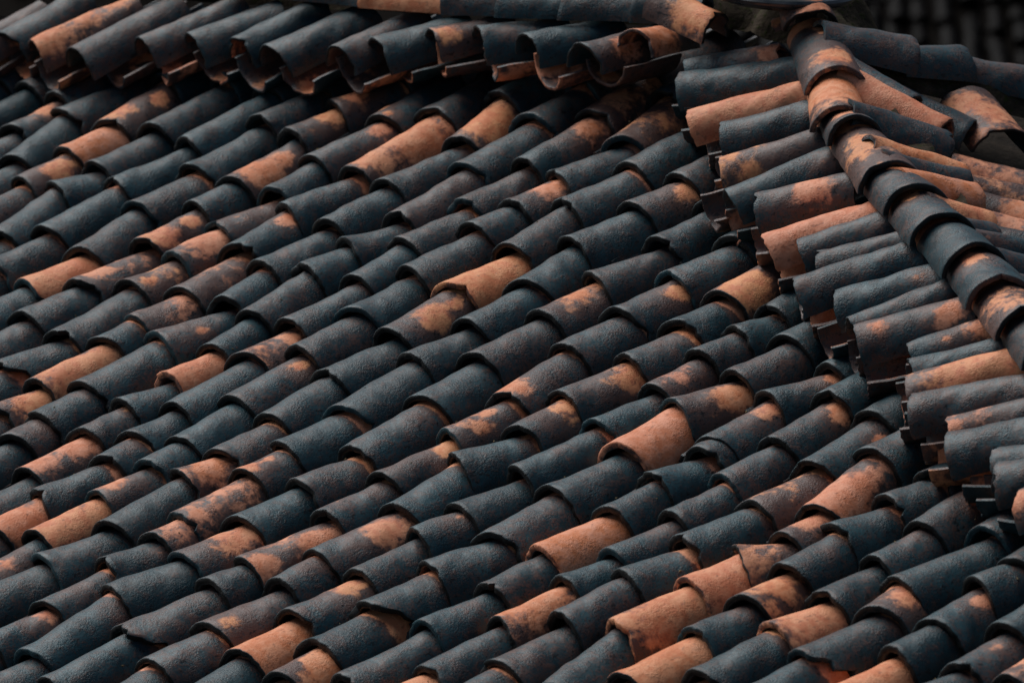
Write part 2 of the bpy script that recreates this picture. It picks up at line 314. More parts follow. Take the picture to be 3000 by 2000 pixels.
    [-11.094,1.575,-0.009,1.221,1.641,0.517,0.469,0.107,0,[]],
    [-11.084,2.779,-0.009,1.204,1.624,0.518,0.47,0.108,0,[]],
    [-9.823,3.011,-0.056,1.224,1.644,0.534,0.487,0.106,0,[]],
    [-8.987,3.732,-0.007,1.178,1.598,0.564,0.515,0.11,0,[]],
    [-7.971,5.036,-0.043,1.176,1.596,0.56,0.512,0.111,0,[]],
    [-6.897,6.044,-0.051,1.16,1.58,0.502,0.454,0.112,0,[]],
    [-5.857,6.499,-0.061,1.153,1.573,0.513,0.465,0.113,0,[]],
    [-4.761,7.094,-0.058,1.137,1.557,0.513,0.465,0.114,0,[]],
    [-3.947,8.445,-0.047,1.107,1.527,0.48,0.432,0.117,0,[]],
    [-1.391,10.619,0.003,1.038,1.458,0.48,0.432,0.125,0,[]],
    [0.395,10.906,0.046,1.006,1.426,0.481,0.433,0.129,0,[]],
    [2.757,10.477,0.042,0.999,1.419,0.534,0.485,0.13,0,[]],
    [3.669,9.278,0.043,1.008,1.428,0.49,0.442,0.129,0,[]],
    [4.634,8.923,0.073,0.995,1.415,0.462,0.415,0.131,0,[]],
    [5.671,8.951,0.035,1.004,1.424,0.497,0.449,0.129,0,[]],
    [6.583,8.533,0.043,1.0,1.42,0.509,0.461,0.13,0,[]],
    [7.76,7.76,0.003,1.022,1.442,0.476,0.429,0.127,0,[]],
    [8.524,7.106,0.076,0.992,1.412,0.488,0.441,0.131,0,[]],
    [9.557,6.609,0.056,1.001,1.421,0.491,0.443,0.13,0,[]],
    [10.52,6.639,0.057,0.995,1.415,0.469,0.422,0.131,0,[]],
    [11.705,6.076,0.017,1.015,1.435,0.479,0.431,0.128,0,[]],
    [12.713,5.704,0.035,1.005,1.425,0.465,0.418,0.129,0,[]],
    [13.625,4.869,0.097,1.024,1.444,0.462,0.415,0.127,0,[]],
    [-16.85,-3.232,-0.02,1.9,1.9,0.525,0.472,0.089,0,[]],
    [-16.736,-2.062,-0.097,1.175,1.595,0.525,0.478,0.111,0,[]],
    [-16.624,-0.909,-0.097,1.159,1.579,0.526,0.479,0.112,0,[]],
    [-17.796,-3.24,-0.02,1.9,1.9,0.529,0.476,0.089,0,[]],
    [-17.675,-2.063,-0.102,1.183,1.603,0.53,0.482,0.11,0,[]],
    [-17.555,-0.902,-0.102,1.167,1.587,0.531,0.483,0.111,0,[]],
    [-18.754,-3.249,-0.02,1.9,1.9,0.534,0.48,0.089,0,[]],
    [-18.626,-2.064,-0.108,1.192,1.612,0.535,0.487,0.109,0,[]],
    [-18.499,-0.896,-0.108,1.175,1.595,0.535,0.488,0.111,0,[]],
]
LCOP = [
    [-17.196,-3.007,0.66,-16.951,-4.311,0.74,0.45,[[1.2,0.85,0.35,1]]],
    [-16.677,-3.563,0.66,-16.55,-4.907,0.74,0.5,[]],
    [-15.817,-3.533,0.68,-15.263,-5.123,0.74,0.47,[[-0.5,0.15,0.5,1.1],[-0.7,0.6,0.4,1],[-0.7,1.0,0.3,1]]],
    [-14.686,-3.573,0.7,-14.431,-5.37,0.74,0.5,[]],
    [-13.649,-4.258,0.72,-13.252,-5.833,0.74,0.43,[]],
    [-12.765,-4.665,0.74,-12.298,-5.92,0.74,0.5,[]],
    [-11.686,-4.828,0.76,-11.548,-6.242,0.74,0.44,[]],
    [-10.803,-4.816,0.78,-10.498,-6.438,0.74,0.5,[]],
    [-9.473,-5.186,0.82,-9.321,-6.653,0.74,0.42,[]],
    [-8.848,-5.546,0.86,-8.339,-6.757,0.74,0.5,[]],
    [-8.002,-6.1,0.92,-7.61,-7.121,0.74,0.42,[[-0.2,0.2,0.22,0.9]]],
    [-7.138,-6.401,0.95,-6.532,-7.356,0.74,0.5,[[0,0.4,0.15,0.7]]],
    [-5.978,-6.441,1.0,-5.524,-7.642,0.74,0.45,[]],
    [-4.567,-6.411,1.08,-4.512,-7.787,0.74,0.42,[[0.5,0.45,0.25,0.9]]],
    [-3.987,-7.046,1.12,-4.181,-7.983,0.74,0.38,[[0,0.4,0.6,1.1]]],
]
RCOP = [
    [-3.012,-7.109,0.66,-1.714,-7.889,0.82,0.36,[[0.2,1.0,0.27999999999999997,0.9]]],
    [-2.766,-6.695,0.66,-0.879,-7.8,0.82,0.46,[]],
    [-1.657,-5.793,0.66,-0.242,-7.129,0.82,0.44,[[0,0.6,2.0,1.6]]],
    [-0.774,-5.638,0.66,0.379,-6.678,0.82,0.45,[]],
    [0.063,-4.758,0.66,1.165,-5.968,0.82,0.45,[[0.7,0.25,0.196,0.9],[-0.5,0.1,0.13999999999999999,0.8]]],
    [0.949,-4.027,0.66,1.803,-5.694,0.82,0.46,[[0.2,0.85,0.24499999999999997,0.7]]],
    [1.524,-4.064,0.66,2.686,-4.993,0.82,0.46,[[-0.2,0.6,0.27999999999999997,0.9]]],
    [2.574,-3.169,0.66,3.717,-4.482,0.82,0.46,[[0,0.5,3,1.8]]],
    [3.254,-3.237,0.66,4.096,-4.31,0.82,0.42,[[0.2,0.9,0.21,0.6]]],
    [3.819,-3.031,0.66,4.868,-3.868,0.82,0.4,[]],
    [4.07,-2.302,0.66,5.226,-3.713,0.82,0.45,[[0,0.1,0.13999999999999999,0.6]]],
    [4.969,-2.235,0.66,6.125,-3.391,0.82,0.46,[[0,0.8,0.175,0.7]]],
    [5.74,-1.738,0.66,6.558,-3.148,0.82,0.38,[]],
    [5.995,-1.581,0.66,7.175,-2.737,0.82,0.48,[[-0.2,0.2,0.154,0.9],[0,0.85,0.24499999999999997,1]]],
    [7.161,-1.48,0.66,7.976,-2.461,0.82,0.4,[[0.1,0.85,0.24499999999999997,1.0],[0,0.45,0.06999999999999999,1]]],
    [7.516,-1.132,0.66,8.523,-2.042,0.82,0.38,[]],
    [7.788,-0.761,0.66,8.981,-1.908,0.82,0.45,[[0,0.75,0.75,1.2]]],
    [8.238,-0.348,0.66,9.717,-1.42,0.82,0.46,[]],
    [9.186,-0.129,0.66,10.196,-0.954,0.82,0.4,[[0,0.1,0.105,0.8]]],
    [9.491,0.262,0.66,10.639,-0.527,0.82,0.5,[]],
    [10.441,0.336,0.66,11.236,-0.147,0.82,0.4,[]],
    [10.738,0.594,0.66,11.635,0.158,0.82,0.48,[]],
    [11.514,1.004,0.66,12.038,0.807,0.82,0.45,[[0,0.1,0.21,1]]],
]
RCAP = [
    [0.655,-7.125,1.22,-0.985,-8.368,1.08,0.53,[[0,0.25,0.4,1.1],[0,0.85,0.12,1.1],[0,1.0,0.2,1.1]]],
    [1.675,-6.119,1.22,0.466,-7.2,1.08,0.48,[[0,0.7,0.75,1.4]]],
    [2.151,-5.932,1.22,1.447,-6.398,1.08,0.47,[[-0.5,0.5,0.15,0.9]]],
    [3.777,-5.019,1.22,2.23,-5.964,1.08,0.53,[[-0.5,0.75,0.18,1.0],[-0.7,0.4,0.18,0.8]]],
    [4.669,-4.603,1.22,3.601,-5.204,1.08,0.52,[[0,0.97,0.12,0.9]]],
    [5.729,-4.069,1.22,4.647,-4.701,1.08,0.54,[[-0.6,0.95,0.15,1.0]]],
    [6.872,-3.506,1.22,5.725,-4.146,1.08,0.54,[]],
    [7.935,-2.9,1.22,6.749,-3.637,1.08,0.54,[[-0.5,0.8,0.24,1.1]]],
    [8.973,-2.382,1.22,7.876,-3.038,1.08,0.54,[[-0.8,0.6,0.18,0.8]]],
    [9.969,-1.86,1.22,8.879,-2.522,1.08,0.54,[]],
    [10.959,-1.331,1.22,9.893,-1.98,1.08,0.54,[]],
]
LCAP = [
    [-4.87,-8.015,1.26,-4.2,-8.436,1.12,0.5,[]],
    [-6.134,-7.68,1.26,-5.063,-8.243,1.12,0.5,[]],
    [-7.363,-7.369,1.26,-6.331,-7.907,1.12,0.5,[]],
    [-8.502,-7.09,1.26,-7.565,-7.596,1.12,0.5,[]],
    [-10.165,-6.799,1.26,-8.707,-7.316,1.12,0.5,[[0,0.5,3,1.8]]],
    [-11.76,-6.588,1.26,-10.375,-7.025,1.12,0.5,[]],
    [-13.534,-6.379,1.26,-11.974,-6.813,1.12,0.5,[]],
    [-15.348,-6.165,1.26,-13.753,-6.604,1.12,0.5,[]],
    [-17.205,-5.946,1.26,-15.573,-6.389,1.12,0.5,[]],
    [-19.093,-5.712,1.26,-17.435,-6.17,1.12,0.5,[]],
    [-21.025,-5.473,1.26,-19.329,-5.936,1.12,0.5,[]],
]
RFACE = [
    [1.445,-7.871,0.441,0.258,-7.863,0.922,0.38,[]],
    [2.144,-7.803,0.167,0.665,-7.488,0.983,0.42,[[0,0.4,3,1.8]]],
    [2.576,-7.408,0.23,1.846,-6.434,1.14,0.46,[]],
    [3.669,-6.572,0.302,3.039,-5.637,1.156,0.4,[[-0.3,0.3,0.8,1.2],[0,0.8,0.4,0.9]]],
    [3.883,-6.384,0.329,3.513,-5.394,1.124,0.36,[]],
    [4.323,-6.125,0.316,4.073,-5.127,1.075,0.42,[[0,0.5,3,1.7]]],
    [5.242,-5.447,0.363,4.918,-4.8,0.96,0.42,[[0,0.35,0.5,1.3]]],
    [5.574,-5.149,0.408,5.556,-4.544,0.878,0.36,[]],
    [6.212,-5.348,0.084,5.913,-4.342,0.864,0.4,[[0,0.8,0.3,0.7]]],
    [6.755,-4.942,0.115,6.567,-4.162,0.736,0.4,[]],
    [7.504,-4.482,0.104,7.317,-3.808,0.668,0.42,[]],
    [2.658,-8.97,-1.352,1.73,-8.328,-0.811,0.46,[[-0.3,0.9,0.3,0.8]]],
    [3.16,-8.437,-1.239,2.384,-7.789,-0.748,0.46,[[0,0.9,0.2,0.8]]],
    [3.741,-7.819,-1.109,2.941,-7.421,-0.742,0.46,[[0,0.3,0.3,0.9]]],
    [4.284,-7.241,-0.987,3.605,-6.938,-0.712,0.42,[[0,0.5,0.8,0.8]]],
    [4.622,-6.882,-0.911,4.06,-6.531,-0.651,0.42,[]],
    [1.42,-8.975,-0.576,0.483,-8.683,-0.041,0.46,[]],
    [1.884,-9.289,-0.819,0.821,-9.79,-0.569,0.6,[[-0.3,0.75,0.4,1],[0.2,0.45,0.4,1],[0.4,0.15,0.3,0.8]]],
]
BCAP = [
    [-0.022,-9.376,0.473,-0.576,-8.455,1.152,0.58,[]],
    [0.052,-10.32,-0.174,-0.167,-9.422,0.32,0.5,[]],
    [0.687,-11.279,-0.961,0.022,-10.264,-0.252,0.46,[[-0.2,0.8,0.3,0.6],[0.5,0.4,0.4,0.6]]],
    [1.303,-12.307,-1.719,0.602,-11.317,-1.01,0.46,[]],
]
RHIP = [[-2.762, -9.8, 0.0], [9.665, -1.861, 0.0]]
LHIP = [[-3.259, -9.823, 0.0], [-21.902, -5.449, 0.0]]
FIN = [-2.105, -8.649, 1.25]
LEND = [-2.568, -7.707, 1.3, -3.651, -7.746, 1.5]
TOPC = [-0.831, -8.185, 1.4, -1.154, -8.467, 1.6]
N2 = [0.28882310432871294, -0.4498973424738548, 0.8450879218406145]
SHERD = [-2.009, -8.263, 1.0, -1.696, -8.538, 1.1]
GUT = -0.756

# ------------------------------------------------------------------ frames
U = np.array([math.cos(AZ), -math.sin(AZ), 0.0])
H = np.array([-math.sin(AZ), -math.cos(AZ), 0.0])
V = math.cos(SLOPE) * H - math.sin(SLOPE) * np.array([0, 0, 1.0])
NRM = np.cross(U, -V)
N2W = N2[0] * U + N2[1] * V + N2[2] * NRM
def W3(p):
    return ORIGIN + PITCH * (p[0] * U + p[1] * V + p[2] * NRM)

# ------------------------------------------------------------------ materials
def new_mat(name):
    m = bpy.data.materials.new(name); m.use_nodes = True
    return m, m.node_tree, m.node_tree.nodes, m.node_tree.links
class G:
    """small node helper"""
    def __init__(s, nt): s.nt = nt; s.n = nt.nodes; s.l = nt.links
    def put(s, sock, val):
        if hasattr(val, 'is_linked'): s.l.new(val, sock)
        else: sock.default_value = val
    def math(s, op, a, b=0.0, c=0.0, clamp=False):
        n = s.n.new('ShaderNodeMath'); n.operation = op; n.use_clamp = clamp
        for i, x in enumerate((a, b, c)): s.put(n.inputs[i], x)
        return n.outputs[0]
    def noise(s, vec, scale, detail=4.0, rough=0.55, w=None, dist=0.0):
        n = s.n.new('ShaderNodeTexNoise'); n.noise_dimensions = '4D' if w is not None else '3D'
        s.l.new(vec, n.inputs['Vector']); n.inputs['Scale'].default_value = scale
        n.inputs['Detail'].default_value = detail; n.inputs['Roughness'].default_value = rough
        n.inputs['Distortion'].default_value = dist
        if w is not None: s.l.new(w, n.inputs['W'])
        return n.outputs['Fac']
    def mix(s, fac, a, b):
        n = s.n.new('ShaderNodeMix'); n.data_type = 'RGBA'
        s.put(n.inputs[0], fac); s.put(n.inputs[6], a); s.put(n.inputs[7], b)
        return n.outputs[2]
    def smooth(s, x, lo, hi, a=0.0, b=1.0):
        n = s.n.new('ShaderNodeMapRange'); n.interpolation_type = 'SMOOTHSTEP'
        s.put(n.inputs[0], x)
        for i, k in enumerate((lo, hi, a, b)): n.inputs[i + 1].default_value = k
        return n.outputs[0]
    def mapping(s, vec, scale):
        n = s.n.new('ShaderNodeMapping'); s.l.new(vec, n.inputs[0]); n.inputs['Scale'].default_value = scale
        return n.outputs[0]

def clay_material(name, soot_a, soot_b, veil, dim=1.0):
    m, nt, nodes, links = new_mat(name); g = G(nt)
    bsdf = nodes['Principled BSDF']
    tc = nodes.new('ShaderNodeTexCoord'); oi = nodes.new('ShaderNodeObjectInfo')
    at = nodes.new('ShaderNodeAttribute'); at.attribute_name = 'clay'
    rnd = oi.outputs['Random']
    cv = nodes.new('ShaderNodeCombineXYZ')
    for i, k in enumerate((31.0, 17.0, 23.0)): links.new(g.math('MULTIPLY', rnd, k), cv.inputs[i])
    va = nodes.new('ShaderNodeVectorMath'); va.operation = 'ADD'
    links.new(tc.outputs['Object'], va.inputs[0]); links.new(cv.outputs[0], va.inputs[1])
    co = va.outputs[0]
    r2 = g.math('FRACT', g.math('MULTIPLY', rnd, 13.7))
    r3 = g.math('FRACT', g.math('MULTIPLY', rnd, 57.3))
    big = g.noise(co, 9.0, 2.0, 0.6, None, 0.5)
    mid = g.noise(co, 38.0, 2.0, 0.65)
    fine = g.noise(co, 150.0, 2.0, 0.75)
    pit = g.noise(g.mapping(co, (1.0, 0.62, 1.0)), 76.0, 2.0, 0.6)
    # where the bare clay shows through the soot
    f = g.math('ADD', at.outputs['Fac'], g.math('MULTIPLY', g.math('SUBTRACT', big, 0.5), 0.48))
    f = g.math('ADD', f, g.math('MULTIPLY', g.math('SUBTRACT', mid, 0.5), 0.28))
    f = g.math('ADD', f, g.math('MULTIPLY', g.math('SUBTRACT', fine, 0.5), 0.13))
    bare = g.smooth(f, 0.43, 0.57)
    # soot: charcoal and slate, with a brown grain where it has thinned
    soot = g.mix(g.smooth(big, 0.30, 0.70), soot_a, soot_b)
    soot = g.mix(g.math('MULTIPLY', r2, 0.6), soot, (0.007, 0.026, 0.033, 1))
    soot = g.mix(g.math('MULTIPLY', g.smooth(mid, 0.42, 0.72), 0.55), soot, (0.007, 0.018, 0.023, 1))
    soot = g.mix(g.math('MULTIPLY', g.smooth(fine, 0.46, 0.68), 0.5), soot, (0.005, 0.015, 0.020, 1))
    grain = g.smooth(g.math('ADD', g.math('ADD', g.math('MULTIPLY', at.outputs['Fac'], 0.62), g.math('MULTIPLY', g.math('SUBTRACT', r3, 0.5), 0.07)), g.math('ADD', g.math('MULTIPLY', mid, 0.5), g.math('MULTIPLY', fine, 0.62))), 0.54, 0.84)
    soot = g.mix(g.math('MULTIPLY', grain, veil), soot, (0.155, 0.068, 0.046, 1))
    # clay
    ca = g.mix(r2, (0.60, 0.195, 0.098, 1), (0.62, 0.195, 0.072, 1))
    cb = g.mix(r3, (0.72, 0.300, 0.180, 1), (0.72, 0.310, 0.138, 1))
    clay = g.mix(g.smooth(g.math('ADD', mid, g.math('MULTIPLY', g.math('SUBTRACT', big, 0.5), 0.9)), 0.3, 0.7), ca, cb)
    clay = g.mix(g.math('MULTIPLY', g.smooth(fine, 0.55, 0.78), 0.35), clay, (0.20, 0.080, 0.045, 1))
    clay = g.mix(g.math('MULTIPLY', g.smooth(big, 0.60, 0.80), 0.30), clay, (0.25, 0.13, 0.09, 1))
    col = g.mix(bare, soot, clay)
    # rims and undersides with a negative value turn near black
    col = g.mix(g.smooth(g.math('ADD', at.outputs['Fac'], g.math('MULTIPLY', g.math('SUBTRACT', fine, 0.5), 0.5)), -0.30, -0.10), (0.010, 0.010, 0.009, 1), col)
    # pits and specks
    pits = g.smooth(pit, 0.60, 0.68)
    col = g.mix(g.math('MULTIPLY', pits, g.math('SUBTRACT', 0.85, g.math('MULTIPLY', bare, 0.5))), col, (0.010, 0.011, 0.012, 1))
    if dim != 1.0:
        col = g.mix(1.0 - dim, col, (0.0, 0.0, 0.0, 1))  # darkens the colour to stand in for shade on the far roof
    links.new(col, bsdf.inputs['Base Color'])
    rough = g.math('ADD', g.math('MULTIPLY', fine, 0.40), g.math('MULTIPLY', bare, 0.15))
    links.new(g.math('ADD', rough, ROUGH), bsdf.inputs['Roughness'])
    bsdf.inputs['Specular IOR Level'].default_value = SPEC
    h = g.math('ADD', g.math('MULTIPLY', mid, 0.42), g.math('MULTIPLY', fine, g.smooth(g.noise(co, 14.0, 1.0, 0.5), 0.36, 0.66, 0.12, 0.75)))
    b = nodes.new('ShaderNodeBump'); b.inputs['Strength'].default_value = 0.85; b.inputs['Distance'].default_value = 0.0052
    links.new(h, b.inputs['Height']); links.new(b.outputs[0], bsdf.inputs['Normal'])
    return m
ROUGH, SPEC = 0.30, 0.38
CLAY = clay_material('sooty_clay', (0.009, 0.036, 0.047, 1), (0.026, 0.080, 0.097, 1), 0.62)
def earth_material(name, ca, cb, moss):
    m, nt, nodes, links = new_mat(name); g = G(nt)
    bsdf = nodes['Principled BSDF']; tc = nodes.new('ShaderNodeTexCoord'); co = tc.outputs['Object']
    a = g.noise(co, 16.0, 6.0, 0.65); b2 = g.noise(co, 60.0, 4.0, 0.6)
    col = g.mix(g.smooth(a, 0.35, 0.65), ca, cb)
    col = g.mix(g.smooth(b2, 0.52, 0.68), col, moss)
    links.new(col, bsdf.inputs['Base Color']); bsdf.inputs['Roughness'].default_value = 0.95
    bsdf.inputs['Specular IOR Level'].default_value = 0.06
    b = nodes.new('ShaderNodeBump'); b.inputs['Strength'].default_value = 0.9; b.inputs['Distance'].default_value = 0.012
    links.new(g.math('ADD', a, g.math('MULTIPLY', b2, 0.5)), b.inputs['Height']); links.new(b.outputs[0], bsdf.inputs['Normal'])
    return m
OLD = clay_material('shade_painted_clay', (0.016, 0.014, 0.011, 1), (0.022, 0.016, 0.012, 1), 0.5, 0.018)  # far tiles: deep shade is put into this near-black colour
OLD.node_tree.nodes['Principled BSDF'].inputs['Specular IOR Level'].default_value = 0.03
SHADE_BOARD = earth_material('shade_painted_boarding', (0.004, 0.003, 0.002, 1), (0.006, 0.004, 0.003, 1), (0.003, 0.003, 0.002, 1))  # boards under the far tiles, their shade painted into the colour
MORTAR = earth_material('mossy_mortar', (0.030, 0.024, 0.018, 1), (0.060, 0.047, 0.034, 1), (0.030, 0.036, 0.012, 1))
BOARD = earth_material('dark_roof_boarding', (0.020, 0.016, 0.013, 1), (0.035, 0.027, 0.021, 1), (0.014, 0.013, 0.010, 1))
SOIL = earth_material('damp_soil', (0.030, 0.025, 0.018, 1), (0.050, 0.040, 0.028, 1), (0.022, 0.032, 0.012, 1))

m, nt, nodes, links = new_mat('black_glaze'); g = G(nt)
tc = nodes.new('ShaderNodeTexCoord')
nz = g.noise(tc.outputs['Object'], 14.0, 5.0, 0.6)
links.new(g.mix(g.smooth(nz, 0.4, 0.7), (0.020, 0.026, 0.031, 1), (0.050, 0.056, 0.062, 1)), nodes['Principled BSDF'].inputs['Base Color'])
links.new(g.math('ADD', g.math('MULTIPLY', nz, 0.3), 0.14), nodes['Principled BSDF'].inputs['Roughness'])
GLAZE = m

# ------------------------------------------------------------------ building helpers
def link(o, parent=None):
    sc.collection.objects.link(o)
    if parent is not None:
        o.parent = parent
        o.matrix_parent_inverse = parent.matrix_world.inverted()
    return o
def mesh_obj(name, verts, faces, mat, parent=None, clay=None, angle=55.0):
    me = bpy.data.meshes.new(name)
    me.from_pydata([tuple(p) for p in verts], [], faces)
    me.materials.append(mat)
    me.polygons.foreach_set('use_smooth', [True] * len(me.polygons))
    me.set_sharp_from_angle(angle=math.radians(angle))
    if clay is not None:
        at = me.attributes.new('clay', 'FLOAT', 'POINT'); at.data.foreach_set('value', np.asarray(clay, dtype=np.float32))
    me.update()
    o = bpy.data.objects.new(name, me)
    return link(o, parent)
def tag(o, label, cat, kind=None, group=None):
    o['label'] = label
    if cat: o['category'] = cat
    if kind: o['kind'] = kind
    if group: o['group'] = group
    return o

R_ = np.random.RandomState(11)
def wav(a, y, rs, n=5, fa=(1, 3), fy=(2, 9)):
    """smooth random bumps over angle a and length y, about -1..1"""
    s = np.zeros(np.broadcast(a, y).shape)
    for _ in range(n):
        s = s + math.sqrt(1.0 / n) * np.sin(rs.uniform(*fa) * a + rs.uniform(*fy) * y + rs.uniform(0, 6.3)) * rs.choice([-1, 1])
    return s
def barrel(L, wm, wt, hm, t, rs, broken=0, pats=(), base=0.2, shelter=None, under=0.62, rim=None, concave=False, arc=90.0, na=22, lumps=1.0):
    """half-round tile in PITCH units; mouth at y = 0, crest up (or belly down), resting on z = 0"""
    ny = max(8, int(L * 11))
    a = np.radians(np.linspace(-arc, arc, na + 1))[:, None]
    yn = np.linspace(0, 1, ny + 1)[None, :]
    # ragged ends
    r0 = 0.012 * wav(a, 0 * a, rs, 4, (1, 4)) + 0.009 * wav(a, 0 * a, rs, 5, (7, 19)) + 0.006 * rs.uniform(-1, 1, a.shape)
    skew = rs.uniform(-0.05, 0.05) * np.sin(a)
    y0 = r0 + skew
    for _ in range(rs.choice([0, 0, 1, 2])):
        y0 = y0 + rs.uniform(.03, .10) * np.exp(-((a - rs.uniform(-1.2, 1.2)) / rs.uniform(.06, .16)) ** 2)
    if broken:
        s = np.clip((np.degrees(a) - 8) / 70.0, 0, 1)
        y0 = y0 + 0.42 * s * s * (3 - 2 * s) + 0.05 * wav(a, 0 * a, rs, 4, (5, 13)) * (s > 0)
    y1 = L + 0.02 * wav(a, 0 * a, rs, 4, (2, 9)) + rs.uniform(-0.04, 0.04) * np.sin(a)
    y = y0 + (y1 - y0) * yn
    bow = rs.uniform(-0.015, 0.018); flare = rs.uniform(0.0, 0.018)
    sc_w = wm + (wt - wm) * (y / L) + flare * np.exp(-(y / 0.22) ** 2) * 0.6 - flare * 0.6
    sc_h = hm * (1 + (wt / wm - 1) * y / L) + bow * np.sin(np.pi * np.clip(y / L, 0, 1)) + flare * np.exp(-(y / 0.22) ** 2)
    lump = 0.008 * lumps * wav(a, y, rs, 6, (1, 4), (2, 8)) + 0.004 * lumps * wav(a, y, rs, 6, (4, 9), (8, 18))
    bend = rs.uniform(-0.025, 0.025) * np.sin(np.pi * np.clip(y / L, 0, 1)) + rs.uniform(-0.01, 0.01)
    p = rs.uniform(0.92, 1.08)            # squareness of the arch
    ca = np.sign(np.cos(a)) * np.abs(np.cos(a)) ** p
    def shell(d):
        k = sc_w - d + lump; hh = sc_h - d + lump
        return np.stack([np.sin(a) * k + bend, y, ca * hh], -1)
    out, inn = shell(0.0), shell(t)
    # rounded rim: pull the outer and inner edge in a touch
    e = 0.13 * t
    rimo, rimi = out[:, 0].copy(), inn[:, 0].copy()
    out[:, 0, 1] += e; inn[:, 0, 1] += e
    nrm = np.stack([np.sin(a)[:, 0], 0 * a[:, 0], ca[:, 0]], -1)
    rimo -= nrm * e; rimi += nrm * e
    clay_o = np.full(y.shape, base)
    arc_w = wm
    for (pa, py, pr, pk) in pats:
        d = np.sqrt(((a - pa) * arc_w) ** 2 + ((y - py) * 0.92) ** 2) / max(pr * (1.10 if pk >= 1.15 else 0.92), 0.02)
        cv = 0.25 + 0.45 * pk if pk >= 0.85 else 0.19 + 0.42 * pk
        val = cv + (0.5 - cv) * d if cv > 0.5 else cv - 0.2 * d
        clay_o = np.maximum(clay_o, val)
    if shelter is not None:
        clay_o = np.maximum(clay_o, np.clip(0.46 + (y - shelter) * 2.6 - 0.10 * np.abs(a + 0.3), 0, 0.72))
    rimv = base if rim is None else rim
    nA, nY = na + 1, ny + 1
    verts = np.concatenate([out.reshape(-1, 3), inn.reshape(-1, 3), rimo, rimi])
    clay = np.concatenate([clay_o.reshape(-1), np.full(nA * nY, under), np.full(nA, rimv), np.full(nA, rimv)])
    iO = lambda i, j: i * nY + j
    iI = lambda i, j: nA * nY + i * nY + j
    iR = lambda i: 2 * nA * nY + i
    iQ = lambda i: 2 * nA * nY + nA + i
    F = []
    for i in range(na):
        for j in range(ny):
            F.append((iO(i, j), iO(i + 1, j), iO(i + 1, j + 1), iO(i, j + 1)))
            F.append((iI(i, j), iI(i, j + 1), iI(i + 1, j + 1), iI(i + 1, j)))
        F.append((iO(i, 0), iR(i), iR(i + 1), iO(i + 1, 0)))
        F.append((iR(i), iQ(i), iQ(i + 1), iR(i + 1)))
        F.append((iQ(i), iI(i, 0), iI(i + 1, 0), iQ(i + 1)))
        F.append((iO(i, ny), iO(i + 1, ny), iI(i + 1, ny), iI(i, ny)))
    for j in range(ny):
        F.append((iO(0, j), iO(0, j + 1), iI(0, j + 1), iI(0, j)))
        F.append((iO(na, j), iI(na, j), iI(na, j + 1), iO(na, j + 1)))
    F.append((iO(0, 0), iI(0, 0), iQ(0), iR(0))); F.append((iO(na, 0), iR(na), iQ(na), iI(na, 0)))
    if concave:
        verts[:, 2] *= -1.0
        F = [tuple(reversed(f)) for f in F]
        clay = np.concatenate([np.full(nA * nY, under), clay_o.reshape(-1), clay[2 * nA * nY:]])
    return verts, F, clay
def frame_matrix(origin, ydir, up):
    yv = np.asarray(ydir, float); yv = yv / np.linalg.norm(yv)
    z = np.asarray(up, float); z = z - yv * (z @ yv); z /= np.linalg.norm(z)
    x = np.cross(yv, z)
    M = Matrix.Identity(4)
    for r in range(3):
        M[r][0], M[r][1], M[r][2], M[r][3] = x[r], yv[r], z[r], origin[r]
    return M
def put_tile(name, data, origin, ydir, up, parent, mat=None):
    v, f, c = data
    o = mesh_obj(name, v * PITCH, f, mat or CLAY, None, c)
    Mx = frame_matrix(origin, ydir, up)
    if parent is not None:
        o.parent = parent
        o.matrix_parent_inverse = parent.matrix_world.inverted()
    o.matrix_basis = Mx
    return o
def unit(v): return v / np.linalg.norm(v)

# ------------------------------------------------------------------ the ground
def sheet(name, cx, cy, z, rx, ry, mat):
    return mesh_obj(name, [(cx - rx, cy - ry, z), (cx + rx, cy - ry, z), (cx + rx, cy + ry, z), (cx - rx, cy + ry, z)], [(0, 1, 2, 3)], mat)
gr = sheet('ground', 0, 300, 0.0, 700, 700, SOIL); tag(gr, 'dark damp ground far below the roofs', None, 'structure')

# ------------------------------------------------------------------ the roof
roof = bpy.data.objects.new('tiled_roof', None)
link(roof)
roof.location = tuple(ORIGIN)
tag(roof, 'old hipped roof of sooty black and orange half-round clay tiles', 'roof', 'thing')
bpy.context.view_layer.update()

def slab(name, pts, nrm, thick, mat, parent):
    top = [np.array(p) for p in pts]; bot = [p - nrm * thick for p in top]
    k = len(top)
    f = [tuple(range(k)), tuple(reversed(range(k, 2 * k)))] + [(i, i + k, (i + 1) % k + k, (i + 1) % k) for i in range(k)]
    return mesh_obj(name, top + bot, f, mat, parent, angle=20)
DK = -0.74
a0, r0, l0 = RHIP[0], RHIP[1], LHIP[1]
hipdir = unit(np.array(RHIP[1]) - np.array(RHIP[0]))
apx = np.array([-3.0, -9.9, DK])
front_pts = [W3(p) for p in ((-3.0, -9.9, DK), (-23.5, -5.05, DK), (-23.5, 12.2, DK), (16.5, 12.2, DK), (16.5, 2.5, DK))]
deck = slab('slope_boarding', front_pts, NRM, 0.03, BOARD, roof)
hip_w = unit(hipdir[0] * U + hipdir[1] * V + hipdir[2] * NRM)
down2 = np.cross(hip_w, N2W); down2 = unit(down2)
if down2[0] < 0: down2 = -down2
A3, B3 = W3(np.array([-3.0, -9.9, DK])), W3(np.array([16.5, 2.5, DK]))
deck2 = slab('slope_boarding', [A3, B3, B3 + down2 * 3.0, A3 + down2 * 3.0], N2W, 0.03, BOARD, roof)
bpy.context.view_layer.update()

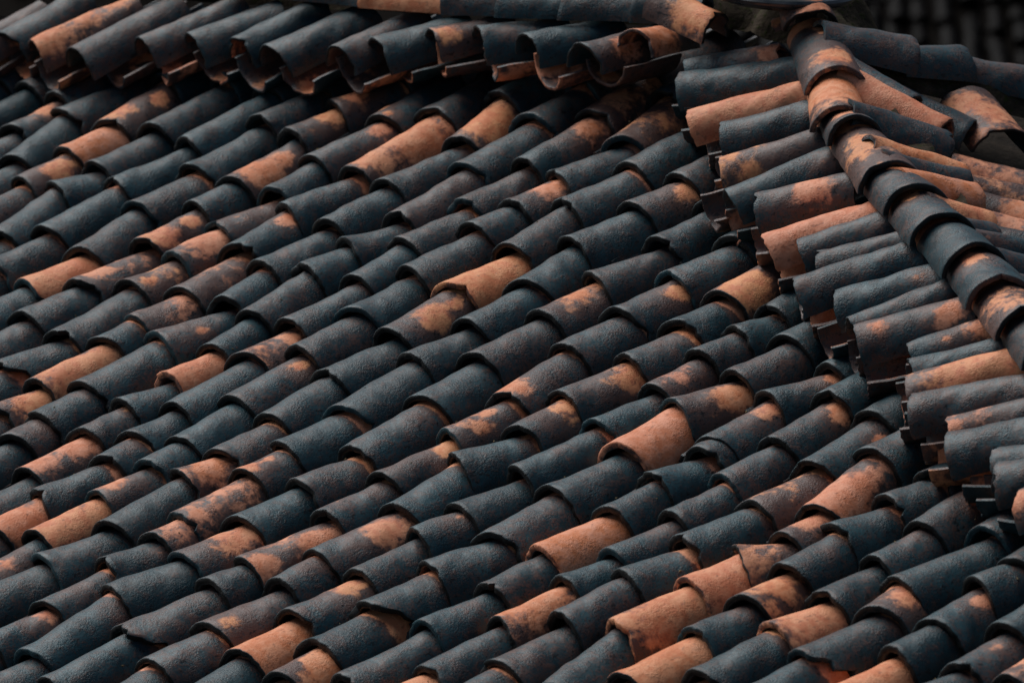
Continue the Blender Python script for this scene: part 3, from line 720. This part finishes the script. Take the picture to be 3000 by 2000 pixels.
# field tiles
TH = 0.104
for i, (u, v, du, ex, L, wm, wt, sl, br, pats) in enumerate(FIELD):
    rs = np.random.RandomState(1000 + i)
    hm = 0.54 * (0.9 + 0.1 * wm / 0.5)
    base = rs.choice([0.02, 0.07, 0.12, 0.17, 0.24], p=[.22, .26, .26, .20, .06])
    big = max([p[3] for p in pats] + [0])
    shelter = ex + rs.uniform(-0.09, 0.20)
    wend = wm + (wt - wm) * min(L / ex, 1.5)
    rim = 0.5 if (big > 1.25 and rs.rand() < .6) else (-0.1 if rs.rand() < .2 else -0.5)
    yd = du * U - math.sqrt(1 - du * du) * V - sl * NRM
    up = NRM + rs.uniform(-0.05, 0.05) * U
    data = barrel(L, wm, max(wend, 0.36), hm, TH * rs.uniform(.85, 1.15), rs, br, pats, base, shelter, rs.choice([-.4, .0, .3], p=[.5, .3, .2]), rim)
    put_tile('cover_tile', data, W3((u, v, 0.0)) - unit(up - yd * (up @ yd) / (yd @ yd)) * hm * PITCH, yd, up, deck)

# the gutter tiles below them, hardly seen: one joined piece of real tiles
gv, gf, gc = [], [], []
off = 0
for j in range(-17, 16):
    uu = j + GUT
    lo, hi = 11.3, max(-9.3 + (0.235 * (-3.0 - uu) if uu < -3 else 0.64 * (uu + 3.0)), -9.3) + 0.4
    y = lo
    k = 0
    while y > hi:
        rs = np.random.RandomState(5000 + j * 40 + k)
        vv, ff, cc = barrel(1.75, 0.30, 0.33, 0.26, 0.06, rs, 0, (), 0.15, None, 0.2, None, True, 80.0, 8)
        Mx = frame_matrix(W3((uu, y, -0.40)), -V - 0.07 * NRM, NRM)
        R3 = np.array(Mx)[:3, :3]; t3 = np.array(Mx)[:3, 3]
        gv.append((vv * PITCH) @ R3.T + t3); gf += [tuple(q + off for q in f) for f in ff]; gc.append(cc)
        off += len(vv); y -= 1.3; k += 1
go = mesh_obj('gutter_tiles', np.concatenate(gv), gf, CLAY, deck, np.concatenate(gc)); go['kind'] = 'stuff'

# hips: mortar bedding as the part, its tiles below it
def bedding(name, p0, p1, up, r, parent, seed, h=0.8):
    rs = np.random.RandomState(seed)
    p0, p1 = np.array(p0), np.array(p1)
    L = np.linalg.norm(p1 - p0); n = int(L / 0.06); y = unit(p1 - p0); x = unit(np.cross(y, up)); z = np.cross(x, y)
    vs, fs = [], []
    m_ = 10
    ph = rs.uniform(0, 6, 8)
    for i in range(n + 1):
        for k in range(m_ + 1):
            an = math.pi * k / m_
            q = 1 + 0.10 * math.sin(i * .9 + ph[0] + k) + 0.08 * math.sin(i * .37 + ph[1] + 2.1 * k) + rs.uniform(-.05, .05)
            vs.append(p0 + y * (L * i / n) + x * (math.cos(an) * r * q) + z * (math.sin(an) * r * h * q))
    for i in range(n):
        for k in range(m_):
            a_ = i * (m_ + 1) + k
            fs.append((a_, a_ + 1, a_ + m_ + 2, a_ + m_ + 1))
    return mesh_obj(name, vs, fs, MORTAR, parent)
upv = np.array([0, 0, 1.0])
hipm_r = bedding('hip_mortar', W3((-2.9, -9.8, -.1)) + (0.03 * N2W - 0.03 * NRM), W3((12.0, -.3, -.1)) + (0.03 * N2W - 0.03 * NRM), upv, 0.40 * PITCH, roof, 1, 1.5)
hipm_l = bedding('hip_mortar', W3((-3.2, -9.8, -.1)), W3((-23.5, -5.05, -.1)), upv, 0.55 * PITCH, roof, 2, 1.5)
hipm_b = bedding('hip_mortar', W3(BCAP[0][3:6]) - N2W * .16, W3(BCAP[-1][0:3]) - N2W * .16, upv, 0.5 * PITCH, roof, 3, .8)
bpy.context.view_layer.update()

def two_point(name, row, up, parent, seed, extra=0.25, base=None, shelter=None, hm=0.46, taper=0.9, t=0.07, under=None, lumps=1.0, broken=0, shift=0.0):
    m_, t_ = np.array(row[0:3]), np.array(row[3:6]); hw, pats = row[6], row[7]
    rs = np.random.RandomState(seed)
    a3, b3 = W3(m_), W3(t_)
    yd = b3 - a3; Lr = np.linalg.norm(yd) / PITCH
    L = Lr + extra
    b_ = rs.choice([0.04, 0.09, 0.14, 0.2]) if base is None else base
    pp = [(float(np.clip(p[0] * .8 + shift, -1.4, 1.4)), p[1] * Lr, p[2], p[3]) for p in pats]
    sh = None if shelter is None else Lr + shelter
    if under is None: under = rs.choice([.05, .3, .5], p=[.4, .35, .25])
    hm_ = hm * (0.55 + 0.45 * hw / 0.5)
    big = max([p[3] for p in pats] + [0])
    data = barrel(L, hw, hw * taper, hm_, t * rs.uniform(.9, 1.1), rs, broken, pp, b_, sh, under, 0.4 if big > 1.0 else -.3, lumps=lumps)
    yu = unit(yd); z = up - yu * (up @ yu); z = unit(z)
    return put_tile(name, data, a3 - z * hm_ * PITCH, yu, up, parent)
def pans(cops, parent, seed, up, ext, drop, hw=0.40, lean=(.2, .5), dep=.40, sag=0.0, arc=86.0):
    for i in range(len(cops) - 1):
        rs = np.random.RandomState(seed + i)
        m0, t0 = np.array(cops[i][0:3]), np.array(cops[i][3:6]); m1, t1 = np.array(cops[i + 1][0:3]), np.array(cops[i + 1][3:6])
        # two neighbours' mouths: the channel lies half way and comes out a little lower
        d = unit((t0 - m0) + (t1 - m1))
        mm = (m0 + m1) / 2; tt = (t0 + t1) / 2
        mm = mm - d * rs.uniform(*ext)
        tt = tt - np.array([0, 0, sag])
        a3, b3 = W3(mm), W3(tt)
        yd = unit(b3 - a3)
        L = np.linalg.norm(b3 - a3) / PITCH
        h_ = hw * rs.uniform(.9, 1.1)
        pt = [(rs.uniform(-.9, .9), rs.uniform(0, .5), rs.uniform(.2, .5), rs.choice([.7, 1.0, 1.2])), (rs.uniform(-.9, .9), rs.uniform(.2, 1.), rs.uniform(.2, .4), .9)]
        data = barrel(L, h_, h_ * 1.05, dep, 0.05, rs, 0, pt, rs.uniform(.1, .3), None, rs.choice([-.1, .3, .48]), rs.choice([.1, .4, .52]), True, arc, 18, 1.6)
        z = up - yd * (up @ yd); z = unit(z)
        put_tile('channel_tile', data, a3 + z * (-drop) * PITCH + unit(np.cross(yd, z)) * rs.uniform(-.06, .06) * PITCH, yd, up + rs.uniform(*lean) * np.array([0, -1.0, 0]), parent)

for i, row in enumerate(LCOP): two_point('coping_tile', row, NRM, hipm_l, 300 + i, extra=0.35, hm=0.50, t=.06, shift=.4)
pans(LCOP, hipm_l, 3300, NRM, (.05, .28), 0.40, .48, (.0, .3), .42)
for i, row in enumerate(RCOP): two_point('coping_tile', row[:6] + [row[6] * .92, row[7]], NRM, hipm_r, 400 + i, extra=0.1, hm=0.48, t=.06, lumps=1.3, shift=.4)
pans(RCOP, hipm_r, 3400, NRM, (.0, .34), 0.38, .38, (-.1, .25), .46, .25, 86.0)
upr = unit(NRM + N2W)
for i, row in enumerate(RCAP): two_point('hip_tile', row, upr, hipm_r, 500 + i, extra=0.45, hm=0.48, taper=.84, t=.085, shelter=0.05)
for i, row in enumerate(LCAP): two_point('hip_tile', row, upv, hipm_l, 600 + i, extra=0.4, hm=0.5, taper=.86, t=.075, shift=.5)
two_point('hip_tile', list(LEND) + [.36, [(-.5, .35, .45, 1.0), (0, .1, .25, .9)]], upv, hipm_l, 650, extra=.2, hm=.52, t=.06, taper=1.1)
two_point('hip_tile', list(TOPC) + [.46, [(0, .1, .3, 1.0)]], upr, hipm_r, 651, extra=.1, base=.42, t=.08)
for i, row in enumerate(RFACE): two_point('side_slope_tile', row, N2W, deck2, 700 + i, extra=0.2, hm=0.46, t=.06, shift=-.4)
for i, row in enumerate(BCAP): two_point('hip_tile', row, upv, hipm_b, 800 + i, extra=0.3, hm=0.5, t=.075, taper=.86, shift=-.4)

# mossy mortar heaped where the hips meet
rs = np.random.RandomState(77)
vs, fs = [], []
nu, nv = 40, 14
for i in range(nv + 1):
    for k in range(nu):
        an = 2 * math.pi * k / nu; rr = i / nv
        q = 1 + .12 * math.sin(3 * an + 1) + .08 * math.sin(7 * an)
        hgt = 0.95 * (1 - rr ** 2.0) + 0.05 * math.sin(5 * an + 9 * rr) + 0.05 * math.sin(11 * rr - 4 * an) + rs.uniform(-.02, .02)
        vs.append(W3((-3.0, -9.75, 0.0)) + PITCH * np.array([math.cos(an) * rr * 1.05 * q, math.sin(an) * rr * 1.05 * q, hgt - 0.05]))
for i in range(nv):
    for k in range(nu):
        fs.append((i * nu + k, (i + 1) * nu + k, (i + 1) * nu + (k + 1) % nu, i * nu + (k + 1) % nu))
mesh_obj('peak_mortar', vs, fs, MORTAR, roof)
# broken sherd bedded in it
row = list(np.array(SHERD)) + [.3, [(0, .3, .3, 1.0)]]
two_point('tile_sherd', row, upv + 0.5 * NRM, roof, 990, extra=0, base=.4, hm=.18, t=.07)

# ------------------------------------------------------------------ finial
def lathe(name, prof, seg, mat, parent=None):
    vs, fs = [], []
    n = len(prof)
    for k in range(seg):
        an = 2 * math.pi * k / seg
        for (r, z) in prof: vs.append((r * math.cos(an), r * math.sin(an), z))
    for k in range(seg):
        k2 = (k + 1) % seg
        for i in range(n - 1):
            fs.append((k * n + i, k2 * n + i, k2 * n + i + 1, k * n + i + 1))
    return mesh_obj(name, vs, fs, mat, parent, angle=40)
fin = bpy.data.objects.new('roof_finial', None); link(fin)
fin.location = tuple(W3(FIN)); fin.rotation_euler = (math.radians(-2), math.radians(3.0), 0)
tag(fin, 'black glazed dish-shaped finial on the peak of the tiled roof', 'finial', 'thing')
bpy.context.view_layer.update()
def at_finial(o):
    o.parent = fin; o.matrix_parent_inverse = Matrix.Identity(4); return o
dish = lathe('dish', [(0.001, -.035), (.10, -.034), (.165, -.022), (.205, -.010), (.222, -.006), (.230, 0.002), (.232, .010), (.226, .018), (.212, .021), (.17, .02), (.09, .035), (.06, .06), (.05, .09)], 96, GLAZE)
at_finial(dish)
knob = lathe('knob', [(.05, .09), (.075, .105), (.098, .14), (.105, .18), (.095, .22), (.07, .25), (.04, .275), (.03, .30), (.036, .32), (.02, .345), (.001, .36)], 64, GLAZE)
at_finial(knob)

# ------------------------------------------------------------------ a lower roof far behind
far = bpy.data.objects.new('neighbouring_roof', None); link(far)
far.location = (1.0, 38.0, 2.2)
tag(far, 'tiled roof out of focus behind the peak, deep shade painted into its colour', 'roof', 'thing')
bpy.context.view_layer.update()
FS = math.radians(24)
fy, fz = math.cos(FS), math.sin(FS)
c0 = np.array([1.0, 38.0, 2.2]); ex_ = np.array([1.0, 0, 0]); ed = np.array([0, -fy, -fz]); en = np.array([0, -fz, fy])
fp = lambda x, d, o: c0 + ex_ * x + ed * d + en * o
fd = slab('slope_boarding', [fp(-9, -3.5, 0), fp(9, -3.5, 0), fp(9, 4, 0), fp(-9, 4, 0)], en, 0.06, SHADE_BOARD, far)
bpy.context.view_layer.update()
protos = []
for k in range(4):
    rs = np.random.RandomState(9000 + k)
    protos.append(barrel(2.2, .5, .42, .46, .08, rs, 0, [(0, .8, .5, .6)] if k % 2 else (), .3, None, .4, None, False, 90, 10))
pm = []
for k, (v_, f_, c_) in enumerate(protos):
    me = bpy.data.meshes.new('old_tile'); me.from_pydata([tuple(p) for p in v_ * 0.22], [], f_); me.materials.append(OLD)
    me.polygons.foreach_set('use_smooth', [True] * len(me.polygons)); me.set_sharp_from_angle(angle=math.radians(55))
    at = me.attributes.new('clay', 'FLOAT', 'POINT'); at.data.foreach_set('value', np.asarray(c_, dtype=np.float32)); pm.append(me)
rs = np.random.RandomState(5)
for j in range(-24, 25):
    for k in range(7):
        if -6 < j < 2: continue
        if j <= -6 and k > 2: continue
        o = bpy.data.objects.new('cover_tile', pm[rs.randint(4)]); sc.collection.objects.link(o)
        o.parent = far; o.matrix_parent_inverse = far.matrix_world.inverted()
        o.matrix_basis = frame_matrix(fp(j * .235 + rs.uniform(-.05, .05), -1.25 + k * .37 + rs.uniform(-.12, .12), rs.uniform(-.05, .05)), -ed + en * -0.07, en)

# ------------------------------------------------------------------ leaf litter and grit on the tiles
rs = np.random.RandomState(42)
lv, lf = [], []
for _ in range(90):
    u, v, du, ex, L, wm, wt, sl, br, pats = FIELD[rs.randint(len(FIELD))]
    y = rs.uniform(.1, ex * .9); an = rs.uniform(-.9, 1.0)
    hm = 0.54
    k = 1 + (wt / wm - 1) * y / ex
    c = W3((u + du * y + wm * k * math.sin(an), v - y, -sl * y - hm + hm * k * math.cos(an))) + NRM * 0.0015
    n_ = unit(math.sin(an) * U + math.cos(an) * NRM); t1 = unit(np.cross(n_, rs.normal(size=3))); t2 = np.cross(n_, t1)
    r1, r2_ = rs.uniform(.002, .0065), rs.uniform(.0012, .0035)
    b0 = len(lv)
    lv += [c + t1 * r1, c + t2 * r2_ + n_ * .0012, c - t1 * r1 * .8, c - t2 * r2_, c + n_ * .003]
    lf += [(b0, b0 + 1, b0 + 4), (b0 + 1, b0 + 2, b0 + 4), (b0 + 2, b0 + 3, b0 + 4), (b0 + 3, b0, b0 + 4)]
LIT = earth_material('dry_leaf_bits', (0.10, 0.075, 0.04, 1), (0.32, 0.25, 0.14, 1), (0.03, 0.03, 0.015, 1))
tag(mesh_obj('leaf_litter', lv, lf, LIT), 'tiny pale flakes of leaf litter scattered over the tiles', None, 'stuff')
